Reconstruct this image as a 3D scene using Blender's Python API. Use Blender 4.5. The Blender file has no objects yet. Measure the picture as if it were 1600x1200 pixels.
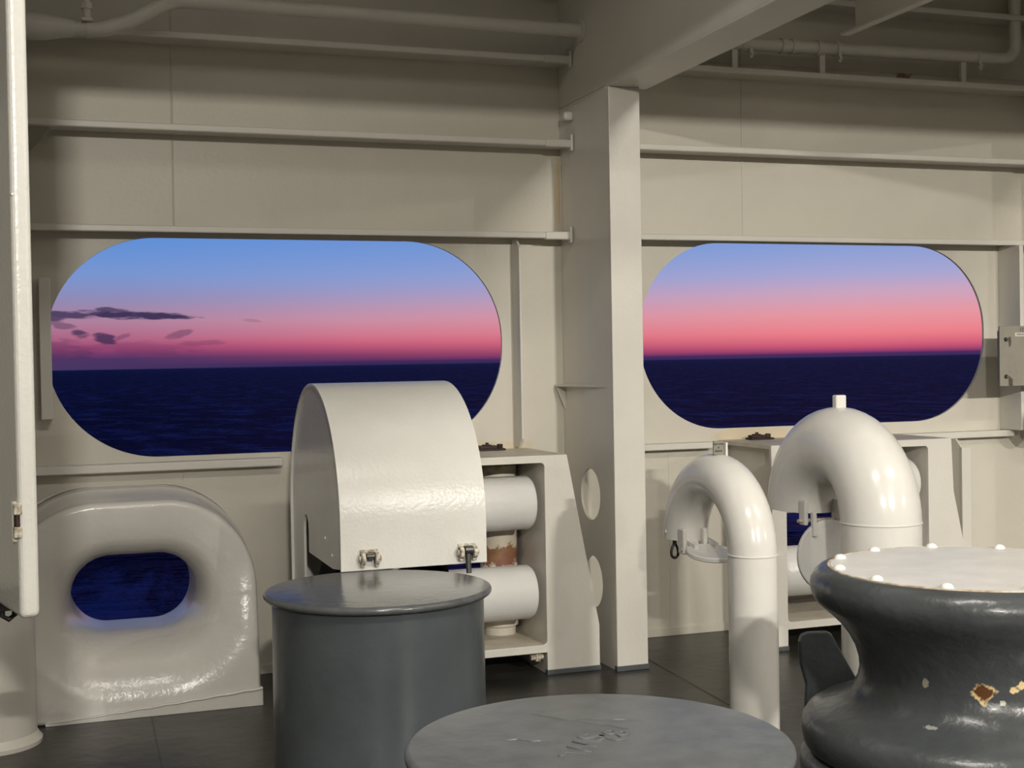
import bpy, bmesh, math, random
from mathutils import Vector, Matrix
random.seed(4)
S = bpy.context.scene
COL = S.collection
PI = math.pi

# ------------------------------------------------------------------ camera
F = 2060.0
PSI = math.radians(19.25); PITCH = math.atan(34/2060.); ROLL = math.radians(1.0)
cd = bpy.data.cameras.new('camera'); cam = bpy.data.objects.new('camera', cd); COL.objects.link(cam)
cd.sensor_width = 36; cd.lens = 36*F/1600; cd.clip_start = 0.05; cd.clip_end = 60000
fw = Vector((math.sin(PSI)*math.cos(PITCH), math.cos(PSI)*math.cos(PITCH), -math.sin(PITCH)))
r0 = Vector((math.cos(PSI), -math.sin(PSI), 0)); u0 = r0.cross(fw)
Rv = math.cos(ROLL)*r0 - math.sin(ROLL)*u0; Uv = math.sin(ROLL)*r0 + math.cos(ROLL)*u0
cam.matrix_world = Matrix.Translation((0, 0, 1.6)) @ Matrix((Rv, Uv, -fw)).transposed().to_4x4()
S.camera = cam
S.view_settings.view_transform = 'Standard'; S.view_settings.look = 'None'
S.view_settings.exposure = 0.0; S.view_settings.gamma = 1.0; S.view_settings.use_curve_mapping = False

def lin(r, g, b):
    f = lambda c: (c/255)/12.92 if c/255 <= .04045 else (((c/255)+.055)/1.055)**2.4
    return (f(r), f(g), f(b), 1)

# ------------------------------------------------------------------ world: dusk sky
w = bpy.data.worlds.new('dusk_sky'); S.world = w; w.use_nodes = True
nt = w.node_tree; nt.nodes.clear(); N = nt.nodes; L = nt.links
def nd(t, **k):
    n = N.new(t)
    for a, b in k.items(): setattr(n, a, b)
    return n
def mth(op, a, b=None, c=None, clamp=False):
    n = nd('ShaderNodeMath', operation=op, use_clamp=clamp)
    for i, v in enumerate((a, b, c)):
        if v is None: continue
        if isinstance(v, (int, float)): n.inputs[i].default_value = v
        else: L.new(v, n.inputs[i])
    return n.outputs[0]
def ramp(fac, stops):
    n = nd('ShaderNodeValToRGB'); cr = n.color_ramp
    while len(cr.elements) > 1: cr.elements.remove(cr.elements[-1])
    cr.elements[0].position = stops[0][0]; cr.elements[0].color = stops[0][1]
    for p, c in stops[1:]:
        e = cr.elements.new(p); e.color = c
    L.new(fac, n.inputs[0]); return n.outputs[0]
def mixc(f, a, b):
    n = nd('ShaderNodeMix', data_type='RGBA')
    L.new(f, n.inputs[0])
    for i, v in ((6, a), (7, b)):
        if isinstance(v, tuple): n.inputs[i].default_value = v
        else: L.new(v, n.inputs[i])
    return n.outputs[2]
tc = nd('ShaderNodeTexCoord'); sp = nd('ShaderNodeSeparateXYZ'); L.new(tc.outputs['Generated'], sp.inputs[0])
dx, dy, dz = sp.outputs
el = mth('DIVIDE', dz, 0.5, clamp=True)
elq = mth('POWER', el, 0.5)                       # spreads the low sky over the ramp
def q(e): return math.sqrt(max(0, e)/0.5)
az = mth('ARCTAN2', dx, dy)
R_st = [(q(0), lin(56, 42, 88)), (q(.0022), lin(72, 46, 96)), (q(.0040), lin(150, 62, 108)), (q(.0085), lin(208, 92, 120)), (q(.0175), lin(236, 128, 138)),
        (q(.032), lin(230, 152, 162)), (q(.047), lin(204, 164, 190)), (q(.061), lin(166, 166, 210)), (q(.083), lin(134, 158, 214)),
        (q(.13), lin(96, 138, 208)), (q(.25), lin(42, 68, 122)), (1, lin(22, 38, 84))]
L_st = [(q(0), lin(44, 38, 84)), (q(.0075), lin(66, 44, 92)), (q(.0105), lin(120, 54, 102)), (q(.016), lin(176, 76, 118)), (q(.022), lin(192, 108, 138)),
        (q(.035), lin(186, 138, 164)), (q(.05), lin(150, 144, 186)), (q(.067), lin(122, 150, 208)), (q(.092), lin(98, 144, 214)),
        (q(.13), lin(78, 124, 200)), (q(.25), lin(40, 66, 120)), (1, lin(22, 38, 84))]
azf = mth('SMOOTH_MIN', mth('MULTIPLY', mth('SUBTRACT', az, 0.05), 1.9), 1.0, 0.1)
azf = mth('MAXIMUM', azf, 0.0)
sky = mixc(azf, ramp(elq, L_st), ramp(elq, R_st))
# darker, purpler towards the far left
dl = nd('ShaderNodeMapRange'); dl.inputs[1].default_value = 0.22; dl.inputs[2].default_value = -0.03
dl.inputs[3].default_value = 0; dl.inputs[4].default_value = .45; L.new(az, dl.inputs[0])
lowm = mth('SUBTRACT', 1.0, mth('MULTIPLY', dz, 14.0), clamp=True)
sky = mixc(mth('MULTIPLY', dl.outputs[0], lowm), sky, lin(96, 70, 112))
# clouds: soft ragged streaks low over the sea
nz = nd('ShaderNodeTexNoise'); nz.inputs['Scale'].default_value = 1.0; nz.inputs['Detail'].default_value = 6
cb = nd('ShaderNodeCombineXYZ'); L.new(mth('MULTIPLY', az, 60.0), cb.inputs[0]); L.new(mth('MULTIPLY', dz, 260.0), cb.inputs[1]); L.new(cb.outputs[0], nz.inputs[0])
def cloud(a0, e0, wa, we, tilt=0.0, dens=1.0):
    da = mth('SUBTRACT', az, a0)
    u = mth('DIVIDE', da, wa)
    v = mth('DIVIDE', mth('SUBTRACT', mth('SUBTRACT', dz, e0), mth('MULTIPLY', da, tilt)), we)
    d = mth('ADD', mth('MULTIPLY', u, u), mth('MULTIPLY', v, v))
    m = mth('SUBTRACT', mth('ADD', 1.0, mth('MULTIPLY', mth('SUBTRACT', nz.outputs[0], .45), 3.0)), d)
    mr = nd('ShaderNodeMapRange'); mr.interpolation_type = 'SMOOTHSTEP'
    mr.inputs[1].default_value = 0.0; mr.inputs[2].default_value = 0.9; mr.inputs[4].default_value = dens
    L.new(m, mr.inputs[0]); return mr.outputs[0]
mask = None
def az_of(x): return PSI + math.atan((x-800)/F)
def el_of(x, y): return (578.6 - (x-80)*.0175 - y)/F*math.cos(math.atan((x-800)/F))
for (x, y, wx, wy, tl, dn) in [(108, 492, 48, 4.5, -.05, .85), (185, 492, 60, 4.5, -.06, .95), (250, 494, 50, 4, -.03, .95), (178, 485, 26, 3, -.12, .8), (85, 494, 20, 6, 0, .8),
                               (128, 522, 14, 5, -.2, .8), (165, 529, 18, 6, -.2, .85), (192, 527, 14, 3, .4, .4), (282, 522, 20, 4, .2, .45),
                               (98, 508, 22, 4, -.2, .5), (70, 545, 70, 12, -.1, .4), (320, 536, 40, 3, .05, .3), (395, 501, 14, 2, -.1, .2), (225, 545, 90, 8, -.02, .22)]:
    c = cloud(az_of(x), el_of(x, y), 1.1*wx/F, 1.5*wy/F, tl, dn)
    mask = c if mask is None else mth('MAXIMUM', mask, c)
sky = mixc(mask, sky, lin(52, 44, 82))
bg = nd('ShaderNodeBackground'); L.new(sky, bg.inputs[0]); bg.inputs[1].default_value = 1.0
wo = nd('ShaderNodeOutputWorld'); L.new(bg.outputs[0], wo.inputs[0])

# ------------------------------------------------------------------ deck lamps: a row under the deckhead behind the viewer
def lamp(name, loc, power, sx, sy, target, col=(1, .95, .865)):
    d = bpy.data.lights.new(name, 'AREA'); d.shape = 'RECTANGLE'; d.size = sx; d.size_y = sy; d.energy = power; d.color = col
    o = bpy.data.objects.new(name, d); COL.objects.link(o); o.location = loc
    o.rotation_euler = (Vector(target)-Vector(loc)).to_track_quat('-Z', 'Y').to_euler(); return o
LY, LZ = -3.4, 3.45
for i, (x, p) in enumerate([(-.3, 225), (3.3, 350), (6.5, 210), (9.7, 95)]):
    lamp('deck_lamp', (x, LY, LZ), p, .28, .045, (x, 4, 0.8))
for x, p in ((1.1, 72), (4.4, 74), (7.6, 42)):      # tubes fixed high between the beams
    lamp('tube_and_fill_lamp', (x, 1.7, 4.05), p, 1.2, .2, (x, 2.2, 0))

for x in (-.4, 1.3, 4.2, 7):  # added fill lights near the plating, brightening its upper part; not real tubes
    lamp('tube_and_fill_lamp', (x, 4.7, 4.12), 5.5, 2.2, .8, (x, 5.0, 0))

# ------------------------------------------------------------------ materials
def mat(name, col, rough=.4, metal=0, bump=0, bscale=60, var=0, vscale=3, spec=.5, col2=None, coat=0, stain=None):
    m = bpy.data.materials.new(name); m.use_nodes = True; t = m.node_tree; b = t.nodes['Principled BSDF']
    b.inputs['Roughness'].default_value = rough; b.inputs['Metallic'].default_value = metal
    b.inputs['Specular IOR Level'].default_value = spec; b.inputs['Coat Weight'].default_value = coat; b.inputs['Coat Roughness'].default_value = .15
    c = (*col, 1) if len(col) == 3 else col
    b.inputs['Base Color'].default_value = c
    g = t.nodes.new('ShaderNodeNewGeometry')
    last = None
    if var:
        n = t.nodes.new('ShaderNodeTexNoise'); n.inputs['Scale'].default_value = vscale; n.inputs['Detail'].default_value = 5; n.inputs['Roughness'].default_value = .6
        t.links.new(g.outputs['Position'], n.inputs['Vector'])
        mr = t.nodes.new('ShaderNodeMapRange'); mr.inputs[1].default_value = .38; mr.inputs[2].default_value = .66; t.links.new(n.outputs[0], mr.inputs[0])
        mx = t.nodes.new('ShaderNodeMix'); mx.data_type = 'RGBA'; mx.inputs[6].default_value = c
        c2 = col2 if col2 else tuple(v*(1-var) for v in c[:3])
        mx.inputs[7].default_value = (*c2[:3], 1); t.links.new(mr.outputs[0], mx.inputs[0]); last = mx.outputs[2]
    if stain:   # list of (centre, radius xyz, colour, noise scale, strength)
        for (ce, ra, sc, ns, st) in stain:
            v = t.nodes.new('ShaderNodeVectorMath'); v.operation = 'SUBTRACT'; v.inputs[1].default_value = ce; t.links.new(g.outputs['Position'], v.inputs[0])
            v2 = t.nodes.new('ShaderNodeVectorMath'); v2.operation = 'DIVIDE'; v2.inputs[1].default_value = ra; t.links.new(v.outputs[0], v2.inputs[0])
            le = t.nodes.new('ShaderNodeVectorMath'); le.operation = 'LENGTH'; t.links.new(v2.outputs[0], le.inputs[0])
            n = t.nodes.new('ShaderNodeTexNoise'); n.inputs['Scale'].default_value = ns; n.inputs['Detail'].default_value = 5; t.links.new(g.outputs['Position'], n.inputs['Vector'])
            a = t.nodes.new('ShaderNodeMath'); a.operation = 'MULTIPLY_ADD'; a.inputs[1].default_value = 2.2; a.inputs[2].default_value = -.1; t.links.new(n.outputs[0], a.inputs[0])
            s = t.nodes.new('ShaderNodeMath'); s.operation = 'SUBTRACT'; t.links.new(a.outputs[0], s.inputs[0]); t.links.new(le.outputs['Value'], s.inputs[1])
            mr = t.nodes.new('ShaderNodeMapRange'); mr.inputs[1].default_value = 0; mr.inputs[2].default_value = .25; mr.inputs[4].default_value = st; t.links.new(s.outputs[0], mr.inputs[0])
            mx = t.nodes.new('ShaderNodeMix'); mx.data_type = 'RGBA'; mx.inputs[7].default_value = sc; t.links.new(mr.outputs[0], mx.inputs[0])
            if last: t.links.new(last, mx.inputs[6])
            else: mx.inputs[6].default_value = c
            last = mx.outputs[2]
    if last: t.links.new(last, b.inputs['Base Color'])
    if bump:
        n = t.nodes.new('ShaderNodeTexNoise'); n.inputs['Scale'].default_value = bscale; n.inputs['Detail'].default_value = 4
        t.links.new(g.outputs['Position'], n.inputs['Vector'])
        bp = t.nodes.new('ShaderNodeBump'); bp.inputs['Strength'].default_value = bump; bp.inputs['Distance'].default_value = .004
        t.links.new(n.outputs[0], bp.inputs['Height']); t.links.new(bp.outputs[0], b.inputs['Normal'])
    return m
RUST = lin(120, 62, 26); OCH = lin(176, 142, 88); YEL = lin(205, 178, 120)
M = {}
M['wall'] = mat('cream_hull_paint', (.63, .595, .51), .42, bump=.25, bscale=45, var=.07, vscale=1.3,
                stain=[((3.9, 6.9, 1.15), (.28, .1, .05), YEL, 9, .35), ((2.35, 6.9, 1.135), (.2, .1, .03), YEL, 9, .3), ((2.70, 6.88, 2.55), (.02, .05, .32), YEL, 10, .5),
                       ((5.0, 6.9, 3.3), (.06, .1, .05), RUST, 30, .8), ((3.88, 6.9, 3.27), (.08, .2, .03), OCH, 25, .6)])
M['frame'] = mat('cream_steel_paint', (.68, .65, .585), .36, bump=.25, bscale=50, var=.06, vscale=2.2)
M['white'] = mat('white_gloss_paint', (.77, .755, .705), .24, bump=.35, bscale=70, var=.05, vscale=4)
M['pipe'] = mat('white_vent_paint', (.73, .71, .665), .2, bump=.12, bscale=40, var=.05, vscale=6)
M['roller'] = mat('white_roller_paint', (.74, .73, .70), .3, bump=.35, bscale=70, var=.05, vscale=4)
M['vroller'] = mat('stained_roller_paint', (.72, .67, .56), .45, bump=.3, bscale=50, var=.1, vscale=6,
                   stain=[((2.22, 6.6, .58), (.2, .2, .06), RUST, 30, .9), ((2.22, 6.6, .66), (.2, .2, .1), OCH, 14, .2), ((2.15, 6.6, 1.07), (.12, .2, .05), OCH, 22, .7), ((1.98, 6.3, .5), (.06, .2, .05), RUST, 20, .8)])
M['shelf'] = mat('stained_shelf_paint', (.66, .60, .48), .5, var=.18, vscale=7, bump=.3)
M['hawse'] = mat('hawse_paint', (.70, .675, .625), .22, bump=.45, bscale=38, var=.05, vscale=3)
M['weldbead'] = mat('painted_weld', (.66, .60, .48), .4, bump=.8, bscale=120)
M['grey'] = mat('grey_bollard_paint', (.080, .092, .100), .28, bump=.35, bscale=24, var=.15, vscale=5, coat=.1)
M['lidgrey'] = mat('grey_lid_paint', (.135, .143, .148), .34, bump=.6, bscale=13, var=.22, vscale=14, coat=0, spec=.4)
M['greyscuff'] = mat('scuffed_lid_paint', (.12, .125, .128), .22, bump=.4, bscale=22, var=.25, vscale=20, coat=.1,
                     stain=[((1.12, 4.72, .78), (.16, .28, .1), lin(60, 55, 48), 60, .45)])
M['capstan'] = mat('dark_capstan_paint', (.062, .068, .071), .30, bump=.8, bscale=26, var=.25, vscale=4, coat=.1, spec=.4,
                   stain=[((2.256, 2.812, .722), (.034, .034, .026), lin(214, 186, 138), 45, 1), ((2.262, 2.809, .724), (.026, .03, .02), lin(88, 56, 30), 50, 1),
                          ((2.325, 2.772, .73), (.014, .02, .009), lin(225, 200, 150), 60, 1), ((2.342, 2.764, .743), (.014, .02, .012), lin(225, 200, 150), 90, 1),
                          ((2.161, 2.919, .734), (.009, .012, .012), lin(150, 145, 130), 90, 1), ((2.299, 2.783, .697), (.009, .012, .008), lin(180, 175, 160), 90, 1),
                          ((2.146, 2.876, .63), (.02, .02, .006), lin(150, 150, 145), 90, .8), ((2.24, 2.79, .62), (.02, .02, .005), lin(150, 150, 145), 90, .8)])
M['cover'] = mat('capstan_cover_paint', (.66, .64, .61), .38, spec=.3, bump=.3, bscale=40, var=.12, vscale=8, stain=[((2.56, 2.9, 1.0), (.025, .012, .1), lin(150, 105, 40), 60, 1)])
M['coverring'] = mat('cover_seam_rust', (.70, .66, .55), .4, var=.5, vscale=18, col2=(.3, .16, .06))
M['floor'] = mat('dark_deck_paint', (.040, .038, .032), .33, bump=1.0, bscale=9, var=.35, vscale=2.5, spec=.4)
M['foot'] = mat('dark_grey_foot_paint', (.075, .085, .09), .4, bump=.5, bscale=40)
M['under'] = mat('black_hood_shade', (.006, .006, .006), .8, spec=.1)  # darkness under the hood, put into the colour of its inner parts
M['black'] = mat('black_plastic', (.008, .008, .008), .45)
M['rust'] = mat('rusty_iron', (.035, .014, .009), .6, var=.5, vscale=60, bump=.6, bscale=90)
M['steel'] = mat('worn_clamp_steel', (.13, .13, .12), .4, metal=.6, var=.5, vscale=70)
M['chip'] = mat('chipped_white_paint', (.74, .70, .60), .4, var=.55, vscale=60, col2=(.22, .15, .08), bump=.6, bscale=80)
M['box'] = mat('beige_grey_box_paint', (.27, .25, .205), .45, var=.12, vscale=9, bump=.2, stain=[((5.44, 6.5, 1.43), (.02, .1, .05), lin(50, 38, 24), 30, .8), ((5.44, 6.5, 1.67), (.012, .1, .03), lin(50, 38, 24), 30, .8)])
M['label'] = mat('printed_label', (.60, .57, .50), .5)
M['ink'] = mat('dark_ink', (.03, .028, .02), .6)
M['tag'] = mat('grey_engraved_tag', (.22, .21, .17), .5)
# sea
m = bpy.data.materials.new('dusk_sea'); m.use_nodes = True; t = m.node_tree; b = t.nodes['Principled BSDF']; M['sea'] = m
t.nodes.remove(b)
df = t.nodes.new('ShaderNodeBsdfDiffuse'); df.inputs[0].default_value = (.007, .010, .050, 1)
gl = t.nodes.new('ShaderNodeBsdfGlossy'); gl.inputs['Roughness'].default_value = .1; gl.inputs[0].default_value = (.22, .36, .8, 1)
lw = t.nodes.new('ShaderNodeLayerWeight'); lw.inputs[0].default_value = .25
mrs = t.nodes.new('ShaderNodeMapRange'); mrs.inputs[3].default_value = .03; mrs.inputs[4].default_value = .22
t.links.new(lw.outputs['Fresnel'], mrs.inputs[0]); ms = t.nodes.new('ShaderNodeMixShader')
t.links.new(mrs.outputs[0], ms.inputs[0]); t.links.new(df.outputs[0], ms.inputs[1]); t.links.new(gl.outputs[0], ms.inputs[2])
t.links.new(ms.outputs[0], t.nodes['Material Output'].inputs[0])
g = t.nodes.new('ShaderNodeNewGeometry')
hs = None
for sc, dist, st in [(.055, 1.1, (1, 1.6, 1)), (.32, .30, (.75, 1.4, 1)), (1.1, .10, (.8, 1.2, 1))]:
    mp = t.nodes.new('ShaderNodeMapping'); mp.inputs['Scale'].default_value = st; mp.inputs['Rotation'].default_value = (0, 0, .32)
    t.links.new(g.outputs['Position'], mp.inputs[0])
    n = t.nodes.new('ShaderNodeTexNoise'); n.inputs['Scale'].default_value = sc; n.inputs['Detail'].default_value = 5; n.inputs['Roughness'].default_value = .55
    t.links.new(mp.outputs[0], n.inputs[0])
    mu = t.nodes.new('ShaderNodeMath'); mu.operation = 'MULTIPLY'; mu.inputs[1].default_value = dist*3; t.links.new(n.outputs[0], mu.inputs[0])
    if hs is None: hs = mu.outputs[0]
    else:
        ad = t.nodes.new('ShaderNodeMath'); ad.operation = 'ADD'; t.links.new(hs, ad.inputs[0]); t.links.new(mu.outputs[0], ad.inputs[1]); hs = ad.outputs[0]
bp = t.nodes.new('ShaderNodeBump'); bp.inputs['Strength'].default_value = 1.0; bp.inputs['Distance'].default_value = 1.0
t.links.new(hs, bp.inputs['Height'])
# paler streaks: broken water, plus sky reflection on wave facets put into the colour
mp = t.nodes.new('ShaderNodeMapping'); mp.inputs['Rotation'].default_value = (0, 0, .32); mp.inputs['Scale'].default_value = (1.0, .45, 1); t.links.new(g.outputs['Position'], mp.inputs[0])
n = t.nodes.new('ShaderNodeTexNoise'); n.inputs['Scale'].default_value = .13; n.inputs['Detail'].default_value = 7; n.inputs['Roughness'].default_value = .72; n.inputs['Distortion'].default_value = .5
t.links.new(mp.outputs[0], n.inputs[0])
mr = t.nodes.new('ShaderNodeMapRange'); mr.inputs[1].default_value = .49; mr.inputs[2].default_value = .62; t.links.new(n.outputs[0], mr.inputs[0])
mx = t.nodes.new('ShaderNodeMix'); mx.data_type = 'RGBA'; mx.inputs[6].default_value = (.002, .003, .018, 1); mx.inputs[7].default_value = (.13, .165, .36, 1)
t.links.new(mr.outputs[0], mx.inputs[0]); t.links.new(mx.outputs[2], df.inputs[0])
for q_ in (df, gl, lw): t.links.new(bp.outputs[0], q_.inputs['Normal'])

# ------------------------------------------------------------------ helpers
def finish(name, me, m, parent=None, smooth=False, bevel=0, props=None, segs=2):
    me.name = name
    o = bpy.data.objects.new(name, me); COL.objects.link(o)
    if m is not None:
        me.materials.clear(); me.materials.append(M[m])
    if smooth:
        for p in me.polygons: p.use_smooth = True
        me.update()
    if parent is not None: o.parent = parent; o.matrix_parent_inverse = parent.matrix_world.inverted()
    if bevel:
        md = o.modifiers.new('bevel', 'BEVEL'); md.width = bevel; md.segments = segs; md.limit_method = 'ANGLE'; md.angle_limit = math.radians(40)
        md.harden_normals = False
    for k, v in (props or {}).items(): o[k] = v
    return o
def bm_obj(name, bm, m, parent=None, smooth=False, bevel=0, props=None, segs=2):
    bmesh.ops.recalc_face_normals(bm, faces=bm.faces)
    me = bpy.data.meshes.new(name); bm.to_mesh(me); bm.free()
    if smooth:
        for e in me.edges: pass
    o = finish(name, me, m, parent, False, bevel, props, segs)
    if smooth:
        for p in me.polygons: p.use_smooth = True
        me.set_sharp_from_angle(angle=math.radians(38))
    return o
def thing(name, loc, label, cat, group=None):
    o = bpy.data.objects.new(name, None); COL.objects.link(o); o.location = loc; o.empty_display_size = .1
    o.matrix_world = Matrix.Translation(loc)
    o['label'] = label; o['category'] = cat
    if group: o['group'] = group
    return o
def T(label, cat, group=None):
    d = {'label': label, 'category': cat}
    if group: d['group'] = group
    return d
STR = {'kind': 'structure'}
def add_box(bm, x0, x1, y0, y1, z0, z1, mtx=None):
    vs = [bm.verts.new((x, y, z)) for x in (x0, x1) for y in (y0, y1) for z in (z0, z1)]
    for f in ((0, 1, 3, 2), (4, 6, 7, 5), (0, 4, 5, 1), (2, 3, 7, 6), (0, 2, 6, 4), (1, 5, 7, 3)):
        bm.faces.new([vs[i] for i in f])
    if mtx: bmesh.ops.transform(bm, matrix=mtx, verts=vs)
    return vs
def box(name, x0, x1, y0, y1, z0, z1, m, parent=None, bevel=.003, props=None, mtx=None):
    bm = bmesh.new(); add_box(bm, x0, x1, y0, y1, z0, z1, mtx); return bm_obj(name, bm, m, parent, bevel=bevel, props=props)
def frame_of(d):
    d = d.normalized(); a = Vector((0, 0, 1)) if abs(d.z) < .9 else Vector((1, 0, 0))
    u = d.cross(a).normalized(); return u, d.cross(u).normalized()
def add_tube(bm, pts, rad, n=32, cap=True, side=None):
    pts = [Vector(p) for p in pts]; rings = []
    if not hasattr(rad, '__len__'): rad = [rad]*len(pts)
    u = None
    for i, p in enumerate(pts):
        d = ((pts[i+1]-p) if i == 0 else (p-pts[i-1]) if i == len(pts)-1 else (pts[i+1]-pts[i-1])).normalized()
        if side is not None: u = Vector(side); u = (u-d*u.dot(d)).normalized()
        elif u is None: u, _ = frame_of(d)
        else: u = (u-d*u.dot(d)).normalized()
        v = d.cross(u)
        rings.append([bm.verts.new(p+rad[i]*(math.cos(2*PI*k/n)*u+math.sin(2*PI*k/n)*v)) for k in range(n)])
    for a, b2 in zip(rings, rings[1:]):
        for k in range(n): bm.faces.new((a[k], a[(k+1) % n], b2[(k+1) % n], b2[k]))
    if cap: bm.faces.new(rings[0][::-1]); bm.faces.new(rings[-1])
    return rings
def tube(name, pts, rad, m, parent=None, n=32, props=None, cap=True, smooth=True, side=None):
    bm = bmesh.new(); add_tube(bm, pts, rad, n, cap, side); return bm_obj(name, bm, m, parent, smooth=smooth, props=props)
def add_lathe(bm, prof, n=64, axis='z', c=(0, 0, 0)):
    """prof: list of (radius, along); a radius of 0 closes the end"""
    rings = []
    for r, h in prof:
        def P(k):
            a = 2*PI*k/n; x, y = r*math.cos(a), r*math.sin(a)
            v = {'z': (x, y, h), 'x': (h, x, y), 'y': (x, h, y)}[axis]
            return Vector(v)+Vector(c)
        rings.append([bm.verts.new(P(0))] if r == 0 else [bm.verts.new(P(k)) for k in range(n)])
    for a, b2 in zip(rings, rings[1:]):
        for k in range(n):
            k2 = (k+1) % n
            if len(a) == 1 and len(b2) == 1: continue
            if len(a) == 1: bm.faces.new((a[0], b2[k], b2[k2]))
            elif len(b2) == 1: bm.faces.new((a[k], b2[0], a[k2]))
            else: bm.faces.new((a[k], a[k2], b2[k2], b2[k]))
def lathe(name, prof, m, parent=None, n=64, axis='z', c=(0, 0, 0), props=None, mtx=None):
    bm = bmesh.new(); add_lathe(bm, prof, n, axis, c)
    if mtx: bmesh.ops.transform(bm, matrix=mtx, verts=bm.verts)
    return bm_obj(name, bm, m, parent, smooth=True, props=props)
def rrect(x0, x1, z0, z1, r, n=14):
    out = []
    for (cx, cz, a0) in ((x1-r, z1-r, 0), (x0+r, z1-r, 90), (x0+r, z0+r, 180), (x1-r, z0+r, 270)):
        for k in range(n+1):
            a = math.radians(a0+90*k/n); out.append((cx+r*math.cos(a), cz+r*math.sin(a)))
    return out
def oval(cx, cz, rx, rz, n=40): return [(cx+rx*math.cos(2*PI*k/n), cz+rz*math.sin(2*PI*k/n)) for k in range(n)]
def plate_mesh(outer, holes, plane, off, thick):
    """flat plate with cut holes; occupies off..off+thick along the plane's axis"""
    cu = bpy.data.curves.new('plate_outline', 'CURVE'); cu.dimensions = '2D'; cu.fill_mode = 'BOTH'; cu.extrude = abs(thick)/2
    for poly in [outer]+list(holes):
        s = cu.splines.new('POLY'); s.points.add(len(poly)-1); s.use_cyclic_u = True
        for i, p in enumerate(poly): s.points[i].co = (p[0], p[1], 0, 1)
    o = bpy.data.objects.new('plate_outline', cu); COL.objects.link(o)
    dg = bpy.context.evaluated_depsgraph_get(); me = bpy.data.meshes.new_from_object(o.evaluated_get(dg))
    bpy.data.objects.remove(o); bpy.data.curves.remove(cu)
    c = off+thick/2
    for v in me.vertices:
        u, vv, ww = v.co
        if plane == 'y': v.co = (u, c+ww, vv)
        elif plane == 'x': v.co = (c+ww, u, vv)
        else: v.co = (u, vv, c+ww)
    bm = bmesh.new(); bm.from_mesh(me); bmesh.ops.remove_doubles(bm, verts=bm.verts, dist=1e-5); bmesh.ops.recalc_face_normals(bm, faces=bm.faces); bm.to_mesh(me); bm.free()
    for p in me.polygons: p.use_smooth = False
    return me
def plate(name, outer, holes, plane, off, thick, m, parent=None, bevel=0, props=None):
    return finish(name, plate_mesh(outer, holes, plane, off, thick), m, parent, bevel=bevel, props=props)
def text(name, s, size, mtx, m, parent, ext=.0015, bevel=0, align='CENTER'):
    cu = bpy.data.curves.new(name, 'FONT'); cu.body = s; cu.size = size; cu.extrude = ext; cu.bevel_depth = bevel; cu.align_x = align; cu.align_y = 'CENTER'
    o = bpy.data.objects.new(name, cu); COL.objects.link(o)
    dg = bpy.context.evaluated_depsgraph_get(); me = bpy.data.meshes.new_from_object(o.evaluated_get(dg))
    bpy.data.objects.remove(o); bpy.data.curves.remove(cu)
    me.transform(mtx); return finish(name, me, m, parent)
def face_cam(loc, yaw=0):   # text standing upright facing -Y, turned by yaw
    return Matrix.Translation(loc) @ Matrix.Rotation(yaw, 4, 'Z') @ Matrix.Rotation(PI/2, 4, 'X')

W = 6.9
# ------------------------------------------------------------------ setting
# sea, 9 m below the deck
bm = bmesh.new(); vs = [bm.verts.new(p) for p in ((-30000, 7.6, -9), (30000, 7.6, -9), (30000, 40000, -9), (-30000, 40000, -9))]; bm.faces.new(vs)
o = bm_obj('sea', bm, 'sea', props={'kind': 'structure'})
# low dark coast along the right of the horizon
# hull plating with the openings
HW = (.355, .525, .29, .186)     # hawse hole centre x, z, half width, half height
win1 = rrect(-.02, 2.355, 1.152, 2.262, .535, 24); win2 = rrect(3.19, 5.58, 1.19, 2.278, .52, 24)
hawse_hole = rrect(HW[0]-HW[2], HW[0]+HW[2], HW[1]-HW[3], HW[1]+HW[3], HW[3]-.004, 20)
fl1 = rrect(1.59, 2.23, .42, .88, .03, 4); fl2 = rrect(3.915, 4.56, .42, .88, .03, 4)
plate('wall_back', [(-6, 0), (13, 0), (13, 4.3), (-6, 4.3)], [win1, win2, hawse_hole, fl1, fl2], 'y', W, .012, 'wall', props=STR)
def ring(outer, grow, off, th, name, m):
    cx = sum(p[0] for p in outer)/len(outer); cz = sum(p[1] for p in outer)/len(outer)
    n = len(outer); big = []
    for i, p in enumerate(outer):
        a = Vector(outer[i-1]); b2 = Vector(outer[(i+1) % n]); d = (b2-a).normalized(); nn = Vector((d.y, -d.x)); big.append((p[0]+nn.x*grow, p[1]+nn.y*grow))
    return plate(name, big, [outer], 'y', off, th, m, props=STR)
ring(win1, .02, W+.0125, .005, 'window_1', 'frame'); ring(win2, .02, W+.0125, .005, 'window_2', 'frame')
box('floor', -6, 13, -7, 7.0, -.1, 0, 'floor', bevel=0, props=STR)
box('ceiling', -6, 13, -7, 7.0, 4.2, 4.3, 'frame', bevel=0, props=STR)
box('wall_left', -6.1, -6, -7, 6.9, 0, 4.2, 'frame', bevel=0, props=STR)
box('wall_right', 13, 13.1, -7, 6.9, 0, 4.2, 'frame', bevel=0, props=STR)
box('wall_front', -6, 13, -7.1, -7, 0, 4.2, 'frame', bevel=0, props=STR)
# plating seams
tn = [0]
def trim(): tn[0] += 1; return 'trim_%d' % tn[0]
for x, z0, z1 in ((.604, 2.31, 4.2), (3.868, 2.31, 4.2), (.62, 1.03, 1.10), (3.36, .03, 1.08)):
    tube(trim(), [(x, W, z0), (x+.004, W, (z0+z1)/2), (x, W, z1)], .0055 if z1 > 2 else .003, 'wall', n=8, props=STR)
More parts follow.
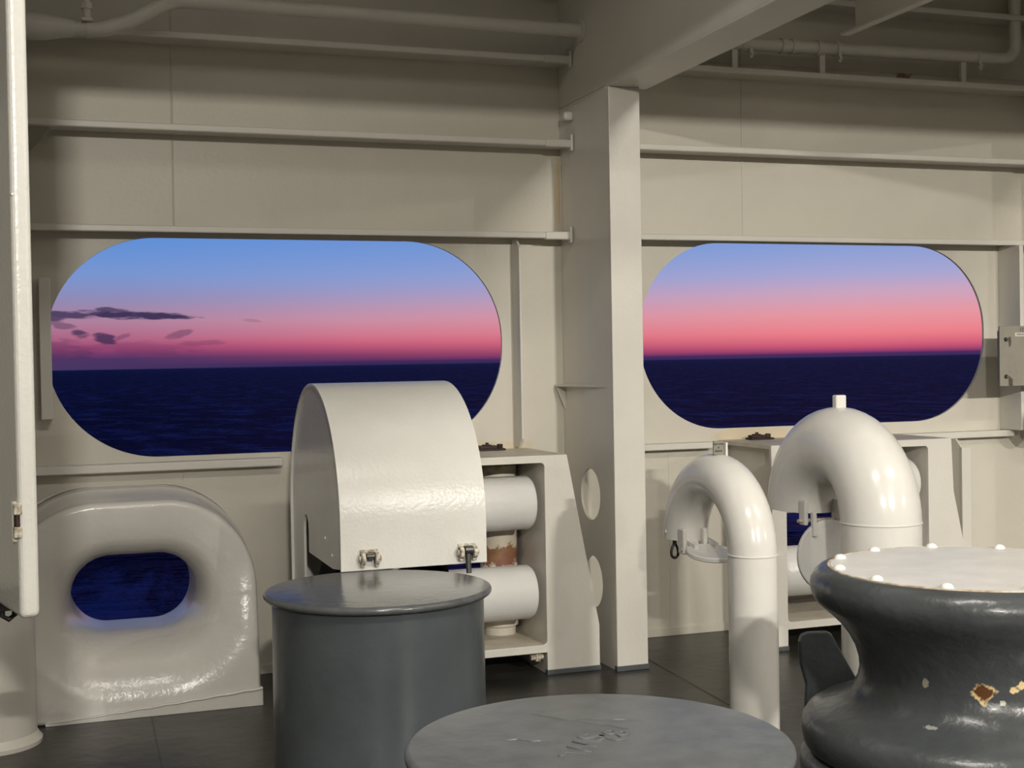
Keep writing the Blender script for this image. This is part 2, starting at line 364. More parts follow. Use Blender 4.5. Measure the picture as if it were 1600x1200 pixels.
# baseboard strip along the foot of the plating
box('baseboard_back', .95, 13, W-.012, W, 0, .05, 'wall', props=STR)
for (x0, y0, x1, y1) in ((.40, 6.26, .36, 4.0), (3.0, 6.8, 2.9, 5.0)):   # welds in the deck plating
    tube(trim(), [(x0, y0, 0), (x1, y1, 0)], .004, 'floor', n=6, props=STR)
# horizontal shell stiffeners: web plate and bulb edge
WEBX = 2.715
def stiff(x0, x1, z, dep=.2, capL=False, capR=True):
    bm = bmesh.new()
    add_box(bm, x0, x1, W-dep, W, z-.006, z+.006)
    add_box(bm, x0, x1, W-dep-.012, W-dep+.012, z-.020, z+.014)
    if capR: add_box(bm, x1-.16, x1-.005, W-dep-.02, W-dep+.02, z-.026, z+.016); add_box(bm, x1-.02, x1-.004, W-dep-.024, W-dep+.01, z-.045, z+.045)
    bm_obj(trim(), bm, 'frame', bevel=.006, props=STR)
for z, dep in ((2.292, .17), (2.79, .2), (3.245, .2), (3.68, .2)):
    stiff(-.42, WEBX, z, dep); stiff(WEBX+.012, 5.93, z, dep)
# window sill bars
def bar(x0, x1, z, dep, h=.03): return box(trim(), x0, x1, W-dep, W, z-h, z, 'frame', bevel=.006, props=STR)
bar(-.42, 1.12, 1.128, .09, .042); bar(WEBX+.012, 3.62, 1.118, .09, .036); bar(4.80, 5.735, 1.118, .09, .04)
# upright flat bars beside the windows
def upright(x, z0, z1, dep, th=.014, slope=.05):
    pts = [(W, z0), (W-dep+slope, z0), (W-dep, z0+slope), (W-dep, z1-slope), (W-dep+slope, z1), (W, z1)]
    plate(trim(), pts, [], 'x', x, th, 'frame', bevel=.003, props=STR)
upright(2.42, 1.13, 2.275, .12); upright(5.695, 1.12, 2.275, .20, .03, .006)
upright(5.262, .02, 1.08, .17); 
box(trim(), 5.258, 5.325, W-.185, W-.17, .02, 1.03, 'frame', props=STR)
box(trim(), -.05, .004, 6.79, 6.90, 1.36, 2.05, 'frame', bevel=.004, props=STR)

# ------------------------------------------------------------------ web frames (column) and deck beams
def column(x0, label, detail=True):
    t = thing('steel_column', (x0, 6.5, 0), label, 'column')
    holes = [oval(6.53, .885, .133, .137), oval(6.51, .42, .128, .137)]
    plate('web', [(6.9, 0), (6.225, 0), (6.225, 3.0), (6.9, 3.0)], holes, 'x', x0, .014, 'frame', t, bevel=.002)
    box('flange', x0-.002, x0+.172, 6.20, 6.224, 0, 3.0, 'frame', t, bevel=.004)
    box('painted_foot', x0-.006, x0+.176, 6.196, 6.228, 0, .028, 'foot', t, bevel=.003)
    bm = bmesh.new(); vs = [bm.verts.new(p) for p in ((x0, 6.28, 1.46), (x0, 6.89, 1.46), (x0-.055, 6.89, 1.46), (x0-.055, 6.80, 1.46))]
    r = bmesh.ops.extrude_face_region(bm, geom=[bm.faces.new(vs)]); bmesh.ops.translate(bm, vec=(0, 0, .012), verts=[e for e in r['geom'] if isinstance(e, bmesh.types.BMVert)])
    bm_obj('bracket_shelf', bm, 'frame', t, bevel=.002)
    plate('bracket_knee', [(x0-.055, 1.46), (x0, 1.46), (x0, 1.33)], [], 'y', 6.87, .01, 'frame', t)
    return t
c1 = column(WEBX, 'cream steel column with two oval holes, between the two big windows')
tube('rust_streak', [(WEBX-.004, 6.885, 2.74), (WEBX-.004, 6.885, 2.32)], .0035, 'weldbead', c1, n=8)
box('pipe_stub', 2.66, 2.715, 6.68, 6.74, 2.91, 2.96, 'frame', c1, bevel=.015)
column(5.93, 'cream steel column just past the right-hand window, its edge at the frame')
def beam(x0, zb, wdt, y1, y0, label, top=4.2, m='frame'):
    t = thing('deck_beam', (x0, (y0+y1)/2, zb), label, 'beam')
    box('web', x0, x0+.014, y0, y1, zb+.014, top, m, t, bevel=.002)
    return t
t = beam(WEBX, 3.0, .2, 6.9, -6.9, 'heavy cream overhead beam running from the column top towards the viewer')
box('flange', WEBX-.002, WEBX+.225, -6.9, 6.235, 3.0, 3.014, 'frame', t, bevel=.003)
tube('weld', [(WEBX, 6.9, 3.0), (WEBX, 6.24, 3.0)], .006, 'frame', t, n=8)
t = beam(5.93, 3.0, .2, 6.9, -6.9, 'cream overhead beam over the right-hand column')
box('flange', 5.928, 6.15, -6.9, 6.235, 3.0, 3.014, 'frame', t, bevel=.003)
t = thing('deck_beam', (4.12, 3, 3.35), 'shallow cream overhead beam above the right window, its end cut short', 'beam')
box('web', 4.12, 4.134, -6.9, 6.10, 3.364, 4.2, 'frame', t)
box('flange', 4.10, 4.154, -6.9, 6.21, 3.35, 3.364, 'frame', t, bevel=.002)
# longitudinal girder over the deck behind the viewer, shades the top of the plating
box('shading_girder', -6, 13, .6, .65, 3.268, 4.2, 'frame', props=T('long cream girder under the deckhead behind the viewer', 'beam'))
box('shading_girder', -6, 13, 3.2, 3.214, 3.40, 4.2, 'frame', props=T('unseen cream girder added above the bollards to shade the upper plating', 'beam'))  # added out of view to block overhead lamp light from the upper plating
# gusset on the left frame
plate('gusset_plate', [(-.5, 2.76), (.02, 2.745), (-.02, 2.69), (-.1, 2.60), (-.5, 2.3)], [], 'y', 6.60, .02, 'tag', props=T('dark grey curved gusset tip peeking past the left door edge', 'bracket'))

# ------------------------------------------------------------------ overhead pipes
t = thing('overhead_pipe', (1.3, 6.55, 3.37), 'long cream pipe with a double bend, overhead above the left window', 'pipe')
pts = [(2.70, 6.55, 3.365), (.66, 6.55, 3.372)]
for k in range(1, 7): a = k/6*math.radians(30); pts.append((.66-.25*math.sin(a), 6.55, 3.372-.25*(1-math.cos(a))))
pts += [(.38, 6.55, 3.25)]
for k in range(0, 6): a = math.radians(30)*(1-k/5); pts.append((.22+.2*math.sin(a)-.0, 6.55, 3.205+.2*(1-math.cos(a))))
pts += [(.13, 6.55, 3.205)]
tube('pipe', pts, .036, 'frame', t)
lathe('reducer', [(.036, .14), (.042, .12), (.05, .07), (.062, .0), (.064, -.05), (.064, -.5)], 'frame', t, axis='x', c=(0, 6.55, 3.205))
for x, z in ((.205, 3.205), (.60, 3.37), (.56, 3.366)):
    lathe('coupling', [(.03, x-.012), (.041, x-.012), (.041, x+.012), (.03, x+.012)], 'frame', t, axis='x', c=(0, 6.55, z), n=32)
bm = bmesh.new(); add_box(bm, .17, .22, 6.50, 6.60, 3.235, 3.25); add_tube(bm, [(.195, 6.55, 3.24), (.195, 6.55, 3.36)], .018, 16); add_tube(bm, [(.195, 6.55, 3.30), (.195, 6.55, 3.33)], .028, 6); add_tube(bm, [(.195, 6.55, 3.36), (.195, 6.6, 4.2)], .01, 12)
bm_obj('vent_plug', bm, 'frame', t, bevel=.003)
lathe('end_collar', [(.03, 2.70), (.06, 2.70), (.06, 2.714), (.03, 2.714)], 'frame', t, axis='x', c=(0, 6.55, 3.365), n=32)
t = thing('overhead_pipe', (4.6, 6.75, 3.41), 'cream pipe with clamps standing over the right window', 'pipe')
pts = [(3.2, 6.74, 3.40), (5.62, 6.74, 3.43)]
for k in range(1, 9): a = k/8*PI/2; pts.append((5.62+.09*math.sin(a), 6.74, 3.43+.09*(1-math.cos(a))))
pts.append((5.71, 6.74, 4.2))
tube('pipe', pts, .038, 'frame', t)
for x in (4.06, 4.13, 4.30, 3.8):
    lathe('coupling', [(.03, x-.02), (.044, x-.02), (.044, x+.02), (.03, x+.02)], 'frame', t, axis='x', c=(0, 6.74, 3.40+(x-3.2)*.0124), n=32)
for x in (3.83, 4.42, 5.42):
    zc = 3.40+(x-3.2)*.0124; bm = bmesh.new(); add_tube(bm, [(x-.012, 6.74, zc), (x+.012, 6.74, zc)], .046, 24); add_box(bm, x-.01, x+.01, 6.70, 6.706, zc-.085, zc-.03); add_tube(bm, [(x, 6.69, zc-.06), (x, 6.71, zc-.06)], .012, 6)
    bm_obj('pipe_clamp', bm, 'frame', t, bevel=.002)
for x in (3.735, 4.315, 5.315):
    box('pipe_support', x-.014, x+.022, 6.73, 6.76, 3.25, 3.39, 'frame', t)
tube(trim(), [(3.3, W, 3.33), (5.93, W, 3.345)], .005, 'wall', n=8, props=STR)

# ------------------------------------------------------------------ hawse (panama lead) in the left bay
def hawse():
    cx, cz, hw, hh = HW; r = hh-.004; N2 = 40
    cont = []
    for (sx, sz, a0) in ((1, 1, 0), (-1, 1, 90), (-1, -1, 180), (1, -1, 270)):
        c0 = Vector((cx+sx*(hw-r), cz+sz*(hh-r)))
        for k in range(N2):
            a = math.radians(a0+90*k/(N2-1)); n = Vector((math.cos(a), math.sin(a))); cont.append((c0+r*n, n))
        if a0 in (0, 180):      # straight run after the corner (top, bottom)
            n = cont[-1][1].copy(); p0 = cont[-1][0].copy(); p1 = p0+Vector((-sx*2*(hw-r), 0))
            for k in range(1, 12): cont.append((p0.lerp(p1, k/12), n))
    def outline(L_, R_, top, rad, z0=0.0):
        o = [(L_, z0)]
        for k in range(41): a = math.radians(180-90*k/40); o.append((L_+rad+rad*math.cos(a), top-rad+rad*math.sin(a)))
        for k in range(41): a = math.radians(90-90*k/40); o.append((R_-rad+rad*math.cos(a), top-rad+rad*math.sin(a)))
        o.append((R_, z0)); return [Vector(p) for p in o]
    def hit(p, n, poly):
        best = 9
        for i in range(len(poly)):
            a, b2 = poly[i], poly[(i+1) % len(poly)]; e = b2-a; den = n.x*e.y-n.y*e.x
            if abs(den) < 1e-9: continue
            t_ = ((a.x-p.x)*e.y-(a.y-p.y)*e.x)/den; s_ = ((a.x-p.x)*n.y-(a.y-p.y)*n.x)/den
            if t_ > 0 and -1e-6 <= s_ <= 1+1e-6: best = min(best, t_)
        return best
    po = outline(-.245, .905, .985, .43)
    bm = bmesh.new(); rows = []
    for p, n in cont:
        D = hit(p, n, po); emax = min(.262-.045*n.y, D-.03)
        sB = max(0., min(1., (.5-n.y)/1.3)); sB = sB*sB*(3-2*sB); Yf = 6.34-.075*sB; A_ = .07+.13*sB; fr = .10
        row = [(p, W-.001)]
        for k in range(0, 33):
            e = emax*(k/32)**1.8
            y = Yf+A_*(1-e/emax)**2+(.2*(1-math.sqrt(max(0, 1-(1-e/fr)**2))) if e < fr else 0)
            row.append((p+n*e, y))
        row.append((p+n*(D-.028), Yf)); 
        for k in range(1, 6): th = k/5*PI/2; row.append((p+n*(D-.028+.028*math.sin(th)), Yf+.028*(1-math.cos(th))))
        row.append((p+n*D, 6.56)); row.append((p+n*(D+(.012 if n.y > -.6 else 0)), 6.58)); row.append((p+n*(D+(.014 if n.y > -.6 else 0)), 6.70))
        row.append((p+n*(D+(.03 if n.y > -.6 else 0)), 6.72)); row.append((p+n*(D+(.03 if n.y > -.6 else 0)), W-.001))
        rows.append([bm.verts.new((a.x, y, max(a.y, .0))) for a, y in row])
    Yf = 6.265
    for i in range(len(rows)):
        a, b2 = rows[i], rows[(i+1) % len(rows)]
        for j in range(len(a)-1): bm.faces.new((a[j], b2[j], b2[j+1], a[j+1]))
    t = thing('hawse_fairlead', (.33, 6.5, 0), 'rounded cream hawse casting with oval opening to the sea, on the deck at left', 'fairlead')
    o = bm_obj('bellmouth', bm, 'hawse', t, smooth=True)
    pts = []
    for k in range(25):
        x = -.05+.96*k/24; pts.append((x, Yf-.012, .016+.066*(k/24)**1.2+.002*math.sin(k*2.1)))
    tube('foot_weld', pts, [.003+.005*(k/24) for k in range(25)], 'hawse', t, n=10)
    plate('foot_plate', [(-.06, 0), (.912, 0), (.912, .083), (-.06, .014)], [], 'y', Yf-.012, .2, 'hawse', t, bevel=.003)
    pts = [(.93, W-.002, .30)]
    ol = outline(-.275, .935, 1.018, .445)
    pts = [(p.x, W-.007, max(p.y, .02)) for p in ol]
    tube('rim_weld', pts, .005, 'hawse', t, n=8)
hawse()

# ------------------------------------------------------------------ round pillar, far left
t = thing('round_pillar', (-.275, 6.06, 0), 'thick round white pillar at bottom left, below the hanging door', 'pillar')
lathe('shaft', [(.185, .03), (.185, 4.2)], 'frame', t, c=(-.275, 6.06, 0))
lathe('base_ring', [(0, 0), (.205, 0), (.207, .018), (.196, .03), (.186, .05), (0, .05)], 'frame', t, c=(-.275, 6.06, 0))
lathe('oval_cover', [(0, 0), (.055, 0), (.06, .006), (.0, .012)], 'roller', t, axis='y', mtx=Matrix.Translation((-.30, 5.862, .36)) @ Matrix.Diagonal((1, 1, 1.6, 1)))

# ------------------------------------------------------------------ hanging white door at the left edge
t = thing('steel_door', (-.07, 3.2, 1.034), 'white steel door leaf seen edge-on at the left edge, nearest the viewer', 'door')
mt = Matrix.Translation((-.0745, 3.194, 0)) @ Matrix.Rotation(math.radians(13.9), 4, 'Z')
bm = bmesh.new(); add_box(bm, -.003, .041, 0, 1.1, 1.034, 3.395, mt)
bm_obj('leaf', bm, 'white', t, bevel=.014, segs=4)
for z in (1.285, 1.232):
    bm = bmesh.new(); add_tube(bm, [(0.000, .012, z-.013), (0.000, .012, z+.013)], .014, 6); bmesh.ops.transform(bm, matrix=mt, verts=bm.verts); bm_obj('hinge_lug', bm, 'chip', t, bevel=.003)
bm = bmesh.new(); add_tube(bm, [(-.002, .012, 1.235), (-.002, .012, 1.285)], .009, 12); bmesh.ops.transform(bm, matrix=mt, verts=bm.verts); bm_obj('hinge_pin', bm, 'rust', t)
bm = bmesh.new(); add_tube(bm, [(.0, .03, 1.21), (.0, .03, 1.302)], .012, 12); bmesh.ops.transform(bm, matrix=mt, verts=bm.verts); bm_obj('hinge_pad', bm, 'white', t, smooth=True)
bm = bmesh.new(); add_tube(bm, [(.0, 0.0, 2.0), (.0, 1.1, 2.0)], .003, 8); bmesh.ops.transform(bm, matrix=mt, verts=bm.verts); bm_obj('seam_weld', bm, 'white', t)
bm = bmesh.new(); add_tube(bm, [(.03, .35, 1.06), (.03, .35, .985), (.045, .35, .975), (.06, .35, .985), (.06, .35, 1.06)], .007, 10); add_tube(bm, [(-.02+.03, .42, 1.06), (.01, .42, .955)], .008, 10)
add_box(bm, -.1, .08, .33, .43, 1.0, 1.045); bmesh.ops.transform(bm, matrix=mt, verts=bm.verts); bm_obj('door_hook', bm, 'black', t)

# ------------------------------------------------------------------ roller fairleads
def fairlead(xi0, xi1, outer, label, y=6.28, slopeR=True):
    cx = (xi0+xi1)/2
    t = thing('roller_fairlead', (cx, 6.6, 0), label, 'fairlead')
    hole = rrect(xi0, xi1, .155, 1.085, .022, 5)
    plate('front_frame', outer, [hole], 'y', y, .022, 'frame', t, bevel=.003)
    box('top_plate', outer[-2][0]+.01, outer[-3][0]+.003, y+.0225, W-.0005, 1.10, 1.123, 'shelf', t, bevel=.002)
    box('bottom_plate', xi0-.01, xi1+.01, y+.0225, W+.01, .12, .15, 'shelf', t, bevel=.002)
    for x in (xi0-.016, xi1+.002):
        box('side_plate', x, x+.014, y+.0225, W-.0005, .0, 1.099, 'frame', t, bevel=.001)
    for z in (.872, .408):
        r = .139
        lathe('horizontal_roller', [(0, xi0+.008), (.10, xi0+.008), (r-.012, xi0+.012), (r, xi0+.03), (r, xi1-.05), (r-.012, xi1-.033), (.10, xi1-.028), (0, xi1-.028)], 'roller', t, axis='x', c=(0, 6.43, z))
    for x in (xi0+.125, xi1-.118):
        lathe('vertical_roller', [(0, .151), (.085, .151), (.085, .19), (.10, .2), (.10, 1.05), (.085, 1.06), (.085, 1.098), (0, 1.098)], 'vroller', t, c=(x, 6.685, 0), n=48)
    for a_, b_ in ((outer[0][0], xi0), (xi1, outer[-6][0] if False else max(p[0] for p in outer))): box('painted_foot', a_-.004, b_+.004, y-.006, y+.026, 0, .026, 'foot', t, bevel=.003)
    # recess floor under the rollers and a stub bolt
    bm = bmesh.new(); add_tube(bm, [(xi1-.075, 6.33, .085), (xi1-.005, 6.33, .085)], .014, 12); add_tube(bm, [(xi1-.05, 6.33, .085), (xi1-.025, 6.33, .085)], .024, 6)
    bm_obj('drain_plug', bm, 'chip', t, bevel=.002)
    # rusty grease fitting on the ledge
    return t
a0 = [(1.30, 0), (1.44, 0), (1.44, .115), (2.36, .115), (2.36, 0), (2.65, 0), (2.65, .235), (2.484, 1.123), (1.32, 1.123), (1.30, .24)]
t1 = fairlead(1.44, 2.36, a0, 'cream roller fairlead frame against the hull, right of the curved hood')
a1 = [(3.675, 0), (3.765, 0), (3.765, .115), (4.687, .115), (4.687, 0), (4.985, 0), (4.985, .235), (4.858, .82), (4.845, 1.123), (3.675, 1.123)]
# (order keeps the top corners last)
t2 = fairlead(3.765, 4.687, a1[:-2]+[a1[-2], a1[-1], (3.675, .5)], 'cream roller fairlead behind the two gooseneck vents')
def fitting(x, label):
    t = thing('rusty_fitting', (x, 6.80, 1.123), label, 'fitting')
    box('base_plate', x-.075, x+.075, 6.76, 6.84, 1.124, 1.134, 'rust', t)
    bm = bmesh.new(); add_box(bm, x-.065, x+.03, 6.775, 6.825, 1.134, 1.150); add_tube(bm, [(x-.02, 6.80, 1.15), (x-.02, 6.80, 1.166)], .010, 6); add_box(bm, x-.045, x+.0, 6.785, 6.815, 1.15, 1.156)
    bm_obj('valve_block', bm, 'rust', t, bevel=.002)
    bm = bmesh.new(); add_tube(bm, [(x+.053, 6.80, 1.134), (x+.053, 6.80, 1.156)], .017, 6); bm_obj('bolt', bm, 'rust', t, bevel=.002)
fitting(2.245, 'small rusty bolted fitting on the ledge right of the curved hood')
fitting(3.905, 'small rusty bolted fitting on the ledge between the two gooseneck vents')

# ------------------------------------------------------------------ hooded pedestal roller
t = thing('pedestal_roller', (1.35, 5.69, 0), 'big white curved hood over a pedestal roller in front of the left window', 'roller guard')
X0, X1, YC, RR, ZS, ZB = 1.06, 1.665, 5.692, .575, .948, .785
arc = [(YC-RR*math.cos(k/48*PI), ZS+RR*math.sin(k/48*PI)) for k in range(49)]       # front to rear
outl = [(YC-RR, ZB)]+arc+[(YC+RR, 0.0)]
th = .014
inn = [(YC-RR+th, ZB)]+[(YC-(RR-th)*math.cos(k/48*PI), ZS+(RR-th)*math.sin(k/48*PI)) for k in range(49)]+[(YC+RR-th, 0.0)]
me = plate_mesh(outl+inn[::-1], [], 'x', X0+.0, X1-X0, )
for p in me.polygons: p.use_smooth = True
me.set_sharp_from_angle(angle=math.radians(35))
o = finish('curved_cover', me, 'white', t, bevel=.006, segs=3)
legY = 5.80
side = [(YC-RR+.012, ZB)]+[(YC-(RR-.012)*math.cos(k/48*PI), ZS+(RR-.012)*math.sin(k/48*PI)) for k in range(49)]+[(YC+RR-.012, 0), (6.00, 0), (5.985, .86)]
sl = [(5.925+.06*math.cos(k/8*PI), .87+.06*math.sin(k/8*PI)) for k in range(0, 9)]
side = side+sl+[(5.865, .765), (5.34, .765), (5.16, ZB)]
plate('side_plate', side, [], 'x', X0+.012, .012, 'white', t, bevel=.003)
plate('side_plate', side, [], 'x', X1-.024, .012, 'white', t, bevel=.003)
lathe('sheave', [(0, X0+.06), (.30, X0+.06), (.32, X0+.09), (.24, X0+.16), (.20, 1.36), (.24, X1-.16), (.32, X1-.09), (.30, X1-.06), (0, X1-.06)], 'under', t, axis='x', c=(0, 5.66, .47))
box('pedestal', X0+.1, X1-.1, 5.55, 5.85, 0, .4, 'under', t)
for (y, z) in ((5.48, .875), (5.34, .82)):
    bm = bmesh.new(); add_tube(bm, [(X0+.006, y, z), (X0+.014, y, z)], .007, 10); bm_obj('rivet', bm, 'white', t)
for x, dark in ((1.172, False), (1.578, True)):
    bm = bmesh.new()
    for s in (-.028, .028): add_tube(bm, [(x+s-.008, YC-RR-.022, .835), (x+s+.008, YC-RR-.022, .835)], .026, 20); add_box(bm, x+s-.008, x+s+.008, YC-RR-.025, YC-RR+.002, .80, .855)
    add_box(bm, x-.036, x+.036, YC-RR-.012, YC-RR+.002, .855, .868)
    c = bm_obj('latch_bracket', bm, 'chip', t, bevel=.003)
    for s in (-.041, .041):
        bm = bmesh.new(); add_tube(bm, [(x+s-.004, YC-RR-.022, .835), (x+s+.004, YC-RR-.022, .835)], .014, 6); bm_obj('latch_nut', bm, 'chip', c, bevel=.002)
    bm = bmesh.new(); add_tube(bm, [(x, YC-RR-.024, .84), (x, YC-RR-.03, .75 if dark else .83)], .011, 12); add_tube(bm, [(x-.016, YC-RR-.03, .845), (x+.016, YC-RR-.03, .845)], .017 if dark else .01, 12)
    bm_obj('swing_bolt', bm, 'steel', c)

# ------------------------------------------------------------------ bollards
def lid_prof(r, z0, z1, e):
    p = [(0, z0), (r-.03, z0)]
    for k in range(0, 9): a = -PI/2+PI*k/8; h = (z1-z0)/2; p.append((r-h+h*math.cos(a), (z0+z1)/2+h*math.sin(a)))
    return p+[(0, z1)]
def bollard(x, y, m, label, weld=None):
    t = thing('mooring_bollard', (x, y, 0), label, 'bollard', None)
    lathe('post', [(.46, 0), (.46, .03), (.40, .035), (.388, .05), (.386, .756)], 'grey', t, n=96, c=(x, y, 0))
    o = lathe('lid', lid_prof(.416, .756, .784, .01), m, t, n=128, c=(x, y, 0))
    return t, o
bollard(1.115, 4.72, 'greyscuff', 'tall grey mooring bollard with flat lid, standing before the white hood')
tb, lid = bollard(1.09, 2.60, 'lidgrey', 'grey bollard lid nearest the viewer, with bead-welded marks, cut by the bottom edge')
rot = math.radians(-140)
for s, (px, py), sz in (('SWL', (1.045, 2.585), .085), ('82', (1.135, 2.63), .085)):
    mt = Matrix.Translation((px, py, .784)) @ Matrix.Rotation(math.radians(-128), 4, 'Z')
    text('weld_lettering', s, sz, mt, 'lidgrey', tb, ext=.0008, bevel=.002)
for (a, b2) in (((.90, 2.70), (1.0, 2.63)), ((1.03, 2.86), (1.19, 2.66)), ((1.10, 2.80), (1.24, 2.72))):
    n = 10; pts = [(a[0]+(b2[0]-a[0])*k/n+random.uniform(-.006, .006), a[1]+(b2[1]-a[1])*k/n+random.uniform(-.006, .006), .7835) for k in range(n+1)]
    tube('weld_scar', pts, [.001+.003*math.sin(PI*k/n) for k in range(n+1)], 'lidgrey', tb, n=8)

# ------------------------------------------------------------------ gooseneck vents
def gooseneck(px, py, r, Rb, zw, ang, label, tag, lidmode):
    t = thing('gooseneck_vent', (px, py, 0), label, 'vent')
    u = Vector((math.sin(ang), math.cos(ang), 0)); side = Vector((u.y, -u.x, 0)); P0 = Vector((px, py, 0))
    pts = [P0+Vector((0, 0, z)) for z in (0, .3, .6, zw)]
    n = 28
    for k in range(1, n+1):
        a = PI*k/n; pts.append(P0+u*(Rb-Rb*math.cos(a))+Vector((0, 0, zw+Rb*math.sin(a))))
    bm = bmesh.new(); R1 = add_tube(bm, pts, r, 48, cap=False, side=side)
    inner = pts[-10:]; R2 = add_tube(bm, inner, r-.008, 48, cap=False, side=side)
    for k in range(48): bm.faces.new((R1[-1][k], R1[-1][(k+1) % 48], R2[-1][(k+1) % 48], R2[-1][k]))
    bm.faces.new(R2[0])
    bm_obj('bent_pipe', bm, 'pipe', t, smooth=True)
    lathe('joint_weld', [(r-.003, zw-.006), (r+.0035, zw-.002), (r+.0035, zw+.002), (r-.003, zw+.006)], 'pipe', t, n=48, c=(px, py, 0))
    lathe('base_flange', [(r, 0), (r+.03, 0), (r+.03, .012), (r, .018)], 'pipe', t, n=48, c=(px, py, 0))
    mc = P0+u*2*Rb; hz = zw-.006
    hp = mc-u*(r+.012)+Vector((0, 0, hz))        # hinge line, on the pipe side of the mouth
    ry = Matrix.Rotation(-ang, 4, 'Z')
    fl = thing_part = None
    # flap: disc in local frame with hinge at origin, hanging along -z rotated towards the pipe
    tilt = {'small': math.radians(80), 'big': math.radians(3)}[lidmode]
    rd = {'small': r+.006, 'big': r-.003}[lidmode]
    fm = Matrix.Translation(hp+Vector((0, 0, -.012))-u*(.0 if lidmode == 'small' else .03)) @ ry @ Matrix.Rotation(-tilt, 4, 'X')
    # local: x along hinge, y = u, -z = down the flap
    bm = bmesh.new(); add_lathe(bm, [(0, -.008), (rd-.004, -.008), (rd, -.004), (rd, .010), (rd-.006, .014), (rd-.02, .014), (rd-.03, .010), (0, .010)], 48, 'y', (0, 0, -rd-.015))
    bmesh.ops.transform(bm, matrix=fm, verts=bm.verts); fo = bm_obj('flap', bm, 'roller', t, smooth=True)
    for s in (-.05, .05):
        s *= r/.1
        bm = bmesh.new(); add_box(bm, s-.010, s+.010, -.026, -.002, -.085, .024); bmesh.ops.transform(bm, matrix=fm, verts=bm.verts); bm_obj('hinge_arm', bm, 'pipe', fo, bevel=.004)
        bm = bmesh.new(); add_box(bm, s-.032, s-.012, -.022, .03, -.05, .06); bmesh.ops.transform(bm, matrix=Matrix.Translation(hp) @ ry, verts=bm.verts); bm_obj('hinge_lug', bm, 'pipe', t, bevel=.006)
    bm = bmesh.new(); add_tube(bm, [(-.085*r/.1, -.006, -.03), (.07*r/.1, -.006, -.03)], .008, 12); bmesh.ops.transform(bm, matrix=Matrix.Translation(hp) @ ry, verts=bm.verts); bm_obj('hinge_pin', bm, 'chip', t)
    # tab on the crown
    top = P0+u*Rb+Vector((0, 0, zw+Rb+r))
    return t, u, side, top, mc, zw
t, u, sd, top, mc, zw = gooseneck(2.632, 4.655, .0985, .288, .815, math.radians(-.5), 'small white gooseneck vent pipe with an engraved tag on its crown', 1, 'small')
bx = Matrix.Translation(top+Vector((-.012, -.03, -.004)))
o = box('tag_holder', .036, .046, -.01, .035, -.01, .052, 'pipe', t, mtx=bx, bevel=.002)
o = box('tag', -.022, .024, -.012, -.004, .002, .060, 'tag', t, mtx=bx, bevel=.001)
for s, dz_, sz in (('SALT WTR', .046, .0095), ('A', .032, .011), ('SPACE', .017, .0115)):
    text('tag_lettering', s, sz, face_cam(top+Vector((-.011, -.0425, -.004+dz_))), 'ink', o, ext=.0004, bevel=.0003)
bm = bmesh.new()
hk = mc+u*(-.02)-sd*.066+Vector((0, 0, zw-.004)); add_tube(bm, [hk+Vector((0, 0, .0)), hk+Vector((0, 0, -.022))], .009, 10)
loop = [hk+Vector((.021*math.sin(a)*(.55+.45*(1-math.cos(a))/2), 0, -.020-.030*(1-math.cos(a)))) for a in [2*PI*k/20 for k in range(21)]]
add_tube(bm, loop, .006, 8, cap=False); bm_obj('black_snap_hook', bm, 'black', None, props=T('black snap hook hanging under the mouth of the small gooseneck vent', 'hook'))
bm = bmesh.new(); add_tube(bm, [mc-sd*.097+Vector((0, 0, zw+.03)), mc-sd*.104+Vector((0, 0, zw+.03))], .008, 12); bm_obj('stud', bm, 'pipe', t)
t, u, sd, top, mc, zw = gooseneck(3.24, 4.661, .165, .305, .910, math.radians(1), 'large white gooseneck vent pipe with a plain block on its crown', 2, 'big')
box('crown_tab', -.022, .030, -.014, .02, -.008, .052, 'pipe', t, mtx=Matrix.Translation(top), bevel=.006)

# ------------------------------------------------------------------ capstan
cx, cy = 2.445, 3.07
t = thing('mooring_capstan', (cx, cy, 0), 'dark grey mooring capstan with a white studded top, at lower right', 'capstan')
prof = [(.402, .985), (.406, 1.0), (.416, 1.0), (.430, .994), (.444, .982), (.454, .965), (.457, .945), (.453, .925), (.442, .905), (.424, .888), (.400, .868),
        (.374, .842), (.350, .81), (.332, .775), (.322, .74), (.320, .71), (.326, .68), (.342, .652), (.370, .628), (.410, .611), (.446, .598), (.470, .583), (.483, .562), (.486, .535), (.482, .505), (.472, .49), (.46, .488), (.45, .485)]
lathe('drum', [(0, .985)]+prof+[(0, .485)], 'capstan', t, n=128, c=(cx, cy, 0))
lathe('base', [(0, .484), (.45, .484), (.475, .478), (.488, .462), (.492, .44), (.490, .30), (.495, .28), (.495, 0), (0, 0)], 'capstan', t, n=128, c=(cx, cy, 0))
cv = lathe('top_cover', [(0, 1.003), (.397, 1.003), (.401, .999), (.401, .986), (0, .986)], 'cover', t, n=128, c=(cx, cy, 0))
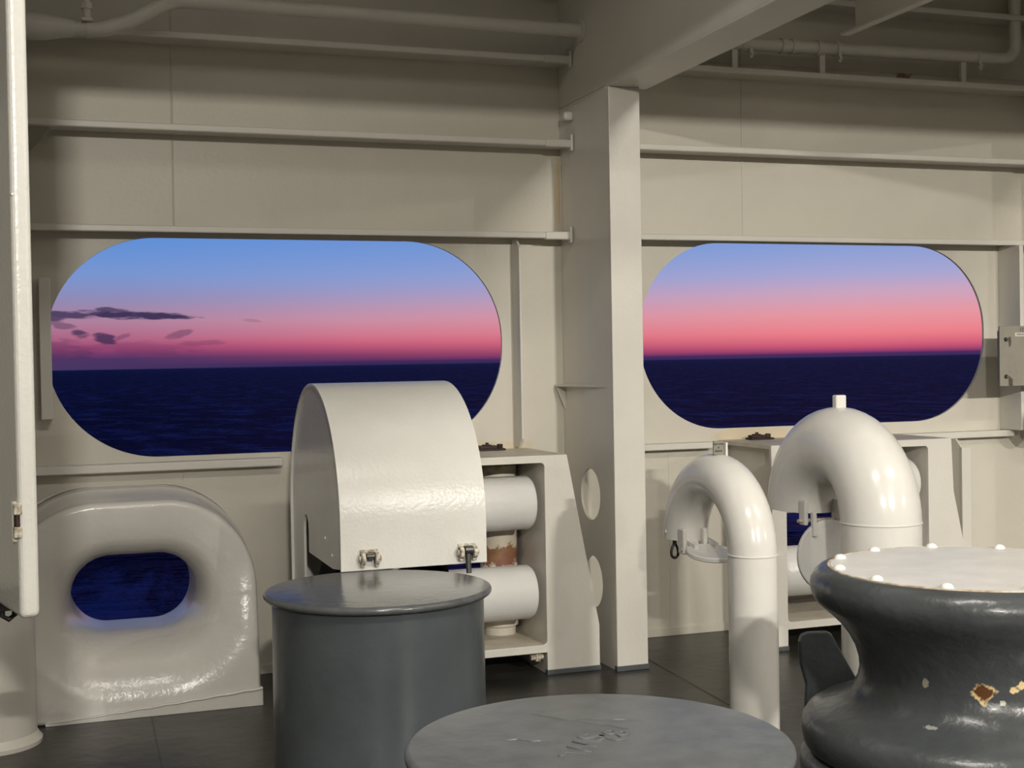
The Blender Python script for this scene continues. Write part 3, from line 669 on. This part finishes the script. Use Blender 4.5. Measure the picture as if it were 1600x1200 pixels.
lathe('cover_seam', [(.399, .99), (.4005, 1.0035), (.406, 1.003), (.407, .99)], 'coverring', t, n=128, c=(cx, cy, 0))
for k in range(12):
    a = math.radians(k*30+11); c = (cx+.384*math.cos(a), cy+.384*math.sin(a), 1.003)
    lathe('dome_nut', [(.018, 0), (.0165, .005), (.012, .0095), (.006, .012), (0, .0125)], 'white', cv, n=20, c=c)
# dark fin at the far side of the drum
fin = [(2.30, .30), (2.405, .30), (2.52, .50), (2.468, .585), (2.428, .65), (2.408, .686), (2.392, .697), (2.32, .70), (2.298, .694), (2.288, .672), (2.292, .60), (2.312, .53)]
o = plate('rope_guard_fin', fin, [], 'y', 3.74, .022, 'capstan', t, bevel=.006)
box('fin_foot', 2.34, 2.44, 3.50, 3.77, .0, .32, 'capstan', t)

# ------------------------------------------------------------------ junction box at the right edge
t = thing('junction_box', (5.6, 6.5, 1.6), 'beige-grey junction box with marking 12, at the right edge beside the window', 'junction box')
box('case', 5.41, 5.85, 6.505, 6.57, 1.43, 1.74, 'box', t, bevel=.004)
box('lid', 5.365, 5.85, 6.492, 6.505, 1.405, 1.765, 'box', t, bevel=.002)
box('mounting_bracket', 5.78, 5.81, 6.57, W, 1.45, 1.72, 'frame', t)
for z in (1.685, 1.462):
    lathe('screw', [(0, 6.478), (.009, 6.478), (.013, 6.486), (.013, 6.493)], 'steel', t, axis='y', n=16, c=(5.408, 0, z))
lb = box('label_strip', 5.475, 5.66, 6.4895, 6.492, 1.703, 1.725, 'label', t, bevel=0)
text('marking', '12', .032, face_cam((5.525, 6.4915, 1.742)), 'ink', t, ext=.0004)
text('label_lettering', 'EMERGENCY LIGHT', .014, face_cam((5.55, 6.489, 1.714)), 'ink', lb, ext=.0004)
# round bracket below it
lathe('pipe_flange', [(0, 6.60), (.10, 6.60), (.11, 6.61), (.11, 6.64), (.05, 6.65), (.05, W)], 'frame', axis='y', n=48, c=(5.80, 0, 1.17), props=T('round cream flange at the right edge below the junction box', 'flange'))
